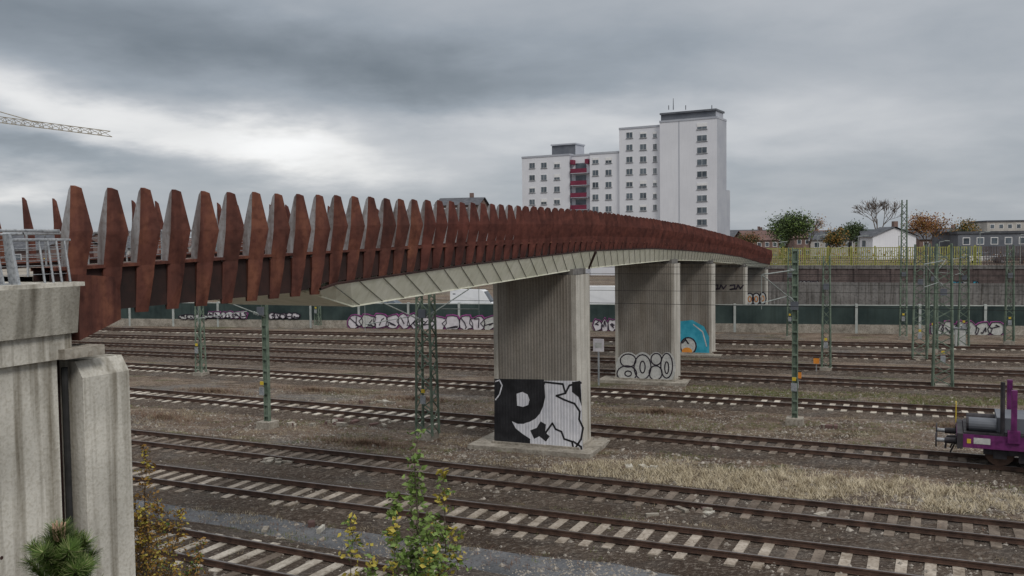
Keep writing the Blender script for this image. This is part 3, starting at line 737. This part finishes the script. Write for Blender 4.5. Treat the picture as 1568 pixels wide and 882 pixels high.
tree(1150,200,3,7.0,4,['leafr','leafd'],1500,.2,'autumn_tree')
dt=MB()
for i in range(420):
    x=UR(-330,420); y=UR(260,420)+abs(x)*.1; hh=UR(5.5,9.8)
    kk=random.choice(['leafd','leafd','leafo','leafr','leafd'])
    for j in range(26):
        p=Vector((x+random.gauss(0,2.6),y+random.gauss(0,2),max(.5,hh*UR(.25,1.0)-abs(random.gauss(0,.5))))); leafq(dt,p,UR(.7,1.5),kk if RND()>.2 else 'leafd')
dt.done('distant_tree_line')
hb=MB()
for i in range(60):
    s=UR(0,L*.55); c_=A2+d*s-n*UR(.6,2.5)
    for j in range(55):
        leafq(hb,c_+Vector((random.gauss(0,.7),random.gauss(0,.5),UR(.4,2.9))),UR(.06,.14),random.choice(['leafd','leafo','leafd','leafg']))
for i in range(50):
    s=UR(0,40); c_=w0+dw*s-nw*UR(1,6)
    for j in range(45):
        leafq(hb,c_+Vector((random.gauss(0,.8),random.gauss(0,.5),4.6+UR(.0,2.0))),UR(.07,.16),random.choice(['leafd','leafo','leafd','leafr']))
hb.done('hedge')
def sapling(px,Y,top,spread,nst,nl,ks,name,ls=.04,bw=.8):
    m=MB(); base=PY(px,700,Y); base.z=0
    for s in range(nst):
        a=UR(0,6.28); tip=base+Vector((math.cos(a)*spread*UR(.2,1),math.sin(a)*spread*UR(.2,1)*.7,top*(1 if s==0 else UR(.72,.93))))
        if s==0: tip.x=base.x; tip.y=base.y
        N=14; pr=base+Vector((UR(-.1,.1),UR(-.1,.1),0)); P=[pr]
        for i in range(1,N+1):
            t_=i/N; q=base.lerp(tip,t_); q.z=tip.z*t_; q+=Vector((UR(-.04,.04),UR(-.04,.04),0)); P.append(q)
            m.tube(P[-2],q,.022*(1-t_)+.004,.022*(1-t_-1/N)+.004 if t_<1 else .003,'bark',5,False)
        for i in range(nl):
            t_=UR(.45,1)**.8; k=min(int(t_*N),N-1); q=P[k].lerp(P[k+1],RND())
            L_=bw*(1.08-t_)*UR(.2,1)+.05; dv=Vector((UR(-1,1),UR(-1,1),UR(-.1,.8))).normalized(); e=q+dv*L_
            m.tube(q,e,.005,.002,'bark',3,False)
            yk=ks[0] if RND()<.7 else ks[1]
            for j in range(4):
                pp_=q.lerp(e,UR(.25,1.05))+Vector((UR(-.05,.05),UR(-.05,.05),UR(-.08,.02)))
                a_=(dv+Vector((UR(-1,1),UR(-1,1),UR(-1.2,.2)))).normalized(); b_=a_.cross(Vector((UR(-1,1),UR(-1,1),UR(-1,1)))).normalized(); s2=ls*UR(.6,1.2)
                m.face([pp_-a_*s2,pp_-a_*s2*.2+b_*s2*.6,pp_+a_*s2,pp_-a_*s2*.2-b_*s2*.6],yk)
    m.done(name)
sapling(638,12,5.55,.45,5,75,['leafg','leafg'],'birch_sapling',.052)
sapling(680,12.6,4.85,.5,4,65,['leafg','leafy'],'birch_sapling',.045)
sapling(535,12.3,4.3,.6,5,65,['leafy','leafg'],'birch_sapling')
sapling(600,11.6,4.5,.6,4,70,['leafg','leafy'],'birch_sapling',.045)
sapling(222,15.5,4.6,.9,8,90,['leafo','leafy'],'autumn_shrub',.035,.9)
sapling(255,16.5,3.2,.8,6,60,['leafo','leafg'],'autumn_shrub',.035,.9)
def pine(px,Y,top):
    m=MB(); b0=PY(px,800,Y); b0.z=0
    m.tube(b0,b0+Vector((0,0,top-.1)),.07,.012,'bark',8)
    def shoot(p,dv,l,dens,nl_):
        m.tube(p,p+dv*l,.011,.008,'bark',5)
        for i in range(dens):
            t_=RND(); q=p+dv*(l*t_); s=Vector((UR(-1,1),UR(-1,1),UR(-1,1))); s=(s-dv*s.dot(dv)).normalized()
            nv=(s+dv*UR(.4,1.3)).normalized(); w=nv.cross(dv).normalized()*.0024
            e=q+nv*nl_*UR(.7,1)
            m.face([q-w,q+w,e+w*.3,e-w*.3],'needle' if RND()>.25 else 'needlel')
    shoot(b0+Vector((0,0,top-.45)),Vector((0,0,1)),.38,2600,.14)
    for i in range(6):
        a=i*1.05+.3; dv=Vector((math.cos(a)*.6,math.sin(a)*.6,.8)).normalized(); shoot(b0+Vector((0,0,top-.36)),dv,.26,900,.11)
    tp=b0+Vector((0,0,top-.05))
    for i in range(9):
        a=i*.78; o_=Vector((math.cos(a),math.sin(a),0))*.024*(1 if i else 0); m.tube(tp+o_-Vector((0,0,.07)),tp+o_*1.7+Vector((0,0,.035+UR(-.02,.02))),.012,.005,'bud',7)
    z=top-.5
    while z>1:
        for i in range(6):
            a=UR(0,6.28); l=min(1.1,.16+(top-z)*.30); dv=Vector((math.cos(a),math.sin(a),.8)).normalized()
            p=b0+Vector((0,0,z)); m.tube(p,p+dv*l*.5,.012,.01,'bark',5); shoot(p+dv*l*.4,(dv+Vector((0,0,.4))).normalized(),l*.6,400 if z>top-1.2 else 120,.12)
        z-=.33
    m.done('pine_tree')
pine(90,6,6.18)
# ---------------------------------------------------------------- crane
cr=MB()
j0=PY(-420,135,150); j1=PY(168,209,118)
def lat(p0,p1,w0_,w1_,N):
    dv=(p1-p0).normalized(); sd=dv.cross(Vector((0,0,1))).normalized(); up=sd.cross(dv)
    def pts(t_):
        w=w0_+(w1_-w0_)*t_; c_=p0.lerp(p1,t_); return [c_-sd*w/2,c_+sd*w/2,c_+up*w*.95]
    for i in range(N):
        a=pts(i/N); b_=pts((i+1)/N)
        for k in range(3):
            cr.tube(a[k],b_[k],.07,.07,'crane',4,False); cr.tube(a[k],b_[(k+1)%3],.035,.035,'crane',4,False); cr.tube(a[k],a[(k+1)%3],.035,.035,'crane',4,False)
lat(j0,j1,1.3,.7,48)
back=j0+(j0-j1).normalized()*14
lat(back,j0,1.3,1.3,8)
apex=j0+Vector((0,0,9)); cr.tube(apex,j0.lerp(j1,.85)+Vector((0,0,.6)),.06,.06,'crane',5); cr.tube(apex,j0.lerp(j1,.35)+Vector((0,0,.6)),.05,.05,'crane',5); cr.tube(apex,back,.05,.05,'crane',5)
cr.tube(j0,apex,.3,.1,'crane',4)
z=0
for sx in(-.9,.9):
    for sy in(-.9,.9): cr.tube((j0.x+sx,j0.y+sy,0),(j0.x+sx,j0.y+sy,j0.z),.1,.1,'crane',4)
while z<j0.z-2:
    for a,b_ in(((-.9,-.9),(.9,-.9)),((.9,-.9),(.9,.9)),((.9,.9),(-.9,.9)),((-.9,.9),(-.9,-.9))): cr.tube((j0.x+a[0],j0.y+a[1],z),(j0.x+b_[0],j0.y+b_[1],z+2),.05,.05,'crane',4,False)
    z+=2
cr.box(back,(1,0,0),(0,1,0),back.z-2,back.z,'foot',-1.2,1.2,-1,1); cr.done('tower_crane')
# ---------------------------------------------------------------- flat wagon
(A5,d5,L5_,n5)=LINES[5]
best=min(((lambda P:(abs(784+F*P.x/P.y-1468),s))(A5+d5*s)) for s in [k*.1 for k in range(int(L5_*10))])[1]
W0=A5+d5*best; wg=MB(); Z=Vector((0,0,1))
def B(x0,x1,y0,y1,z0,z1,k): wg.box(W0,d5,n5,z0,z1,k,x0,x1,y0,y1)
def Pt(x,y,z): return W0+d5*x+n5*y+Z*z
B(0,.18,-1.35,1.35,.9,1.42,'wagd'); B(-.012,-.001,-1.3,1.3,1.22,1.40,'wagp')
B(.18,14,-1.32,-1.14,.95,1.40,'wagp'); B(.18,14,1.14,1.32,.95,1.40,'wagp'); B(.18,14,-.25,.25,.85,1.2,'wagd'); B(.2,13.9,-1.28,1.28,1.402,1.46,'wagd')
for x in(.6,2.2,4.2,6.2,8.2): B(x,x+.12,-1.13,1.13,1.0,1.39,'wagd')
for y in(-.875,.875):
    wg.tube(Pt(0,y,1.06),Pt(-.38,y,1.06),.11,.10,'wagd',12); wg.tube(Pt(-.38,y,1.06),Pt(-.62,y,1.06),.07,.07,'gal',12); wg.tube(Pt(-.62,y,1.06),Pt(-.67,y,1.06),.26,.25,'wagd',18)
    B(-.04,-.013,y-.22,y+.22,.86,1.28,'wagd')
wg.tube(Pt(0,0,1.04),Pt(-.3,0,1.02),.05,.05,'wagd',8); wg.tube(Pt(-.3,0,1.02),Pt(-.36,0,.6),.035,.035,'wagd',8); wg.tube(Pt(0,.35,1.0),Pt(-.2,.38,.55),.03,.03,'tyre',8); wg.tube(Pt(0,-.35,1.0),Pt(-.2,-.38,.55),.03,.03,'tyre',8)
for x in(1.6,6.0,10.4):
    for y in(-1.24,1.24):
        B(x,x+.17,y-.09,y+.09,1.46,2.95,'wagp'); B(x-.1,x+.27,y-.13,y+.13,1.2,1.6,'wagp')
wg.tube(Pt(1.35,-1.2,1.4),Pt(1.35,-1.2,3.2),.07,.07,'wagd',8)
B(1.2,13.5,-.9,.9,1.462,1.95,'dgrey')
wg.tube(Pt(.35,-.9,1.70),Pt(1.18,-.9,1.70),.22,.22,'dgrey',16); wg.tube(Pt(.28,-.9,1.70),Pt(.35,-.9,1.70),.23,.23,'wagd',16)
wg.tube(Pt(.3,.5,1.64),Pt(1.18,.5,1.64),.18,.18,'wagd',14); wg.tube(Pt(.3,-.2,1.62),Pt(1.18,-.2,1.62),.15,.15,'dgrey',14)
for y in(.75,1.1): wg.tube(Pt(-.02,y,1.4),Pt(-.02,y,2.1),.018,.018,'yel',6)
wg.tube(Pt(-.02,.75,2.1),Pt(-.02,1.1,2.1),.018,.018,'yel',6); wg.tube(Pt(-.02,.75,1.8),Pt(-.02,1.1,1.8),.014,.014,'yel',6)
B(.5,1.0,-1.335,-1.321,1.1,1.3,'silver'); B(.3,.42,-1.335,-1.321,1.1,1.25,'yel'); B(2.4,3.3,-1.335,-1.321,1.05,1.32,'silver')
for bx in(1.3,3.1,10.2,12.0):
    for y in(-.75,.75):
        wg.tube(Pt(bx,y-.065,.765),Pt(bx,y+.065,.765),.46,.46,'rail',24); wg.tube(Pt(bx,y-.09,.765),Pt(bx,y+.09,.765),.2,.2,'wagd',14)
    wg.tube(Pt(bx,-1.0,.765),Pt(bx,1.0,.765),.08,.08,'wagd',10)
for bx in(2.2,11.1):
    for y in(-1.0,1.0):
        B(bx-1.4,bx+1.4,y-.06,y+.06,.72,.93,'wagd'); B(bx-.35,bx+.35,y-.07,y+.07,.5,.9,'wagd')
        for s in(-.9,.9): B(bx+s-.2,bx+s+.2,y-.12,y+.12,.6,.9,'wagd')
wg.done('flat_wagon')
# ---------------------------------------------------------------- world
wd=bpy.data.worlds.new('World'); scene.world=wd; wd.use_nodes=True; nt=wd.node_tree
for x in list(nt.nodes): nt.nodes.remove(x)
def mth(op,a,b_=None,c_=None):
    n=nd(nt,'ShaderNodeMath',operation=op)
    for i,x in enumerate((a,b_,c_)):
        if x is None: continue
        if isinstance(x,(int,float)): n.inputs[i].default_value=x
        else: nt.links.new(x,n.inputs[i])
    return n.outputs[0]
tc=nd(nt,'ShaderNodeTexCoord'); sp=nd(nt,'ShaderNodeSeparateXYZ'); nt.links.new(tc.outputs['Generated'],sp.inputs[0])
u=mth('ARCTAN2',sp.outputs[0],sp.outputs[1]); v=mth('ARCSINE',sp.outputs[2])
zz=mth('ADD',mth('MAXIMUM',sp.outputs[2],0.0),.20)
cx=mth('DIVIDE',sp.outputs[0],zz); cy=mth('DIVIDE',sp.outputs[1],zz)
cm=nd(nt,'ShaderNodeCombineXYZ'); nt.links.new(cx,cm.inputs[0]); nt.links.new(cy,cm.inputs[1])
def wn(sc,det,rg,off,dist=0):
    mp=nd(nt,'ShaderNodeMapping'); mp.inputs['Location'].default_value=off; nt.links.new(cm.outputs[0],mp.inputs[0])
    n=nd(nt,'ShaderNodeTexNoise'); n.inputs['Scale'].default_value=sc; n.inputs['Detail'].default_value=det; n.inputs['Roughness'].default_value=rg; n.inputs['Distortion'].default_value=dist
    nt.links.new(mp.outputs[0],n.inputs[0]); return mth('SUBTRACT',n.outputs['Fac'],.5)
n1=wn(1.6,5,.55,(0,0,0)); n2=wn(1.9,5,.55,(11,4,0)); n3=wn(2.0,6,.55,(3,8,0),.2)
up=mth('ADD',u,mth('MULTIPLY',n1,.26)); vp=mth('ADD',v,mth('MULTIPLY',n2,.09))
def gs(u0_,v0,su,sv,amp,tilt=0.0):
    du=mth('SUBTRACT',up,u0_); dv=mth('SUBTRACT',mth('SUBTRACT',vp,v0),mth('MULTIPLY',du,tilt))
    a=mth('POWER',mth('ABSOLUTE',mth('DIVIDE',du,su)),2.0); b_=mth('POWER',mth('ABSOLUTE',mth('DIVIDE',dv,sv)),2.0)
    return mth('MULTIPLY',mth('EXPONENT',mth('MULTIPLY',mth('ADD',a,b_),-1.0)),amp)
Bv=mth('ADD',mth('MULTIPLY',n3,.24),.41)
for gq in [(-.24,.098,.12,.024,.50,-.12),(-.46,.142,.12,.024,.36,-.25),(-.54,.058,.10,.016,.35,0),(.08,.118,.26,.03,.22,0),(.42,.13,.2,.05,.08,0),
           (-.30,.205,.36,.040,-.19,-.12),(-.46,.098,.14,.013,-.12,-.05),(.02,.190,.2,.035,-.05,0),(.40,.25,.25,.03,.06,0),(.1,.03,.6,.02,.03,0)]:
    Bv=mth('ADD',Bv,gs(*gq))
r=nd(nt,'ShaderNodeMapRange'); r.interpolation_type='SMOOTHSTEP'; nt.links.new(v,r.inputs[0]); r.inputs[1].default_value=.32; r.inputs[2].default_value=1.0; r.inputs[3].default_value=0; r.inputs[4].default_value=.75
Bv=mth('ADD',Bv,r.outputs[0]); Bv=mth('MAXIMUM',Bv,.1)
ramp=nd(nt,'ShaderNodeValToRGB'); nt.links.new(mth('DIVIDE',Bv,1.2),ramp.inputs[0]); e=ramp.color_ramp.elements
e[0].position=0; e[0].color=(.02,.03,.04,1); e[1].position=1; e[1].color=(1.2,1.2,1.2,1)
for pz,cc in((.12,(.125,.150,.175)),(.30,(.325,.362,.405)),(.45,(.53,.55,.58)),(.65,(.82,.82,.82))):
    q=e.new(pz); q.color=(*cc,1)
AZ,EL=150,42
sky=nd(nt,'ShaderNodeTexSky'); sky.sky_type='NISHITA'; sky.sun_disc=False; sky.sun_elevation=math.radians(EL); sky.sun_rotation=math.radians(AZ)
b1=nd(nt,'ShaderNodeBackground'); b1.inputs[1].default_value=.08; nt.links.new(sky.outputs[0],b1.inputs[0])
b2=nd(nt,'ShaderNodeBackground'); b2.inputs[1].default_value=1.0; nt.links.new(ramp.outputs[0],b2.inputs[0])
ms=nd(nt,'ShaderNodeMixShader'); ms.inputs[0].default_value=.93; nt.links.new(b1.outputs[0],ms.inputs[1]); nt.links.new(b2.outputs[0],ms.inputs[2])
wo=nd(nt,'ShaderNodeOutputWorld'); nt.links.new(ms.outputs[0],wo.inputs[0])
sl=bpy.data.lights.new('sun','SUN'); sl.energy=1.3; sl.angle=math.radians(16); sl.color=(1,.95,.88); so=bpy.data.objects.new('sun',sl); scene.collection.objects.link(so)
az=math.radians(AZ); el=math.radians(EL); dv=Vector((math.sin(az)*math.cos(el),math.cos(az)*math.cos(el),math.sin(el)))
so.rotation_euler=dv.to_track_quat('Z','Y').to_euler()
cd=bpy.data.cameras.new('camera'); co=bpy.data.objects.new('camera',cd); scene.collection.objects.link(co)
cd.sensor_width=36; cd.lens=F/1568*36; cd.clip_end=5000; cd.clip_start=.1
mw=Matrix((R,U,-fw)).transposed().to_4x4(); mw.translation=CAM; co.matrix_world=mw
scene.camera=co
scene.view_settings.view_transform='Standard'; scene.view_settings.look='None'; scene.view_settings.exposure=0
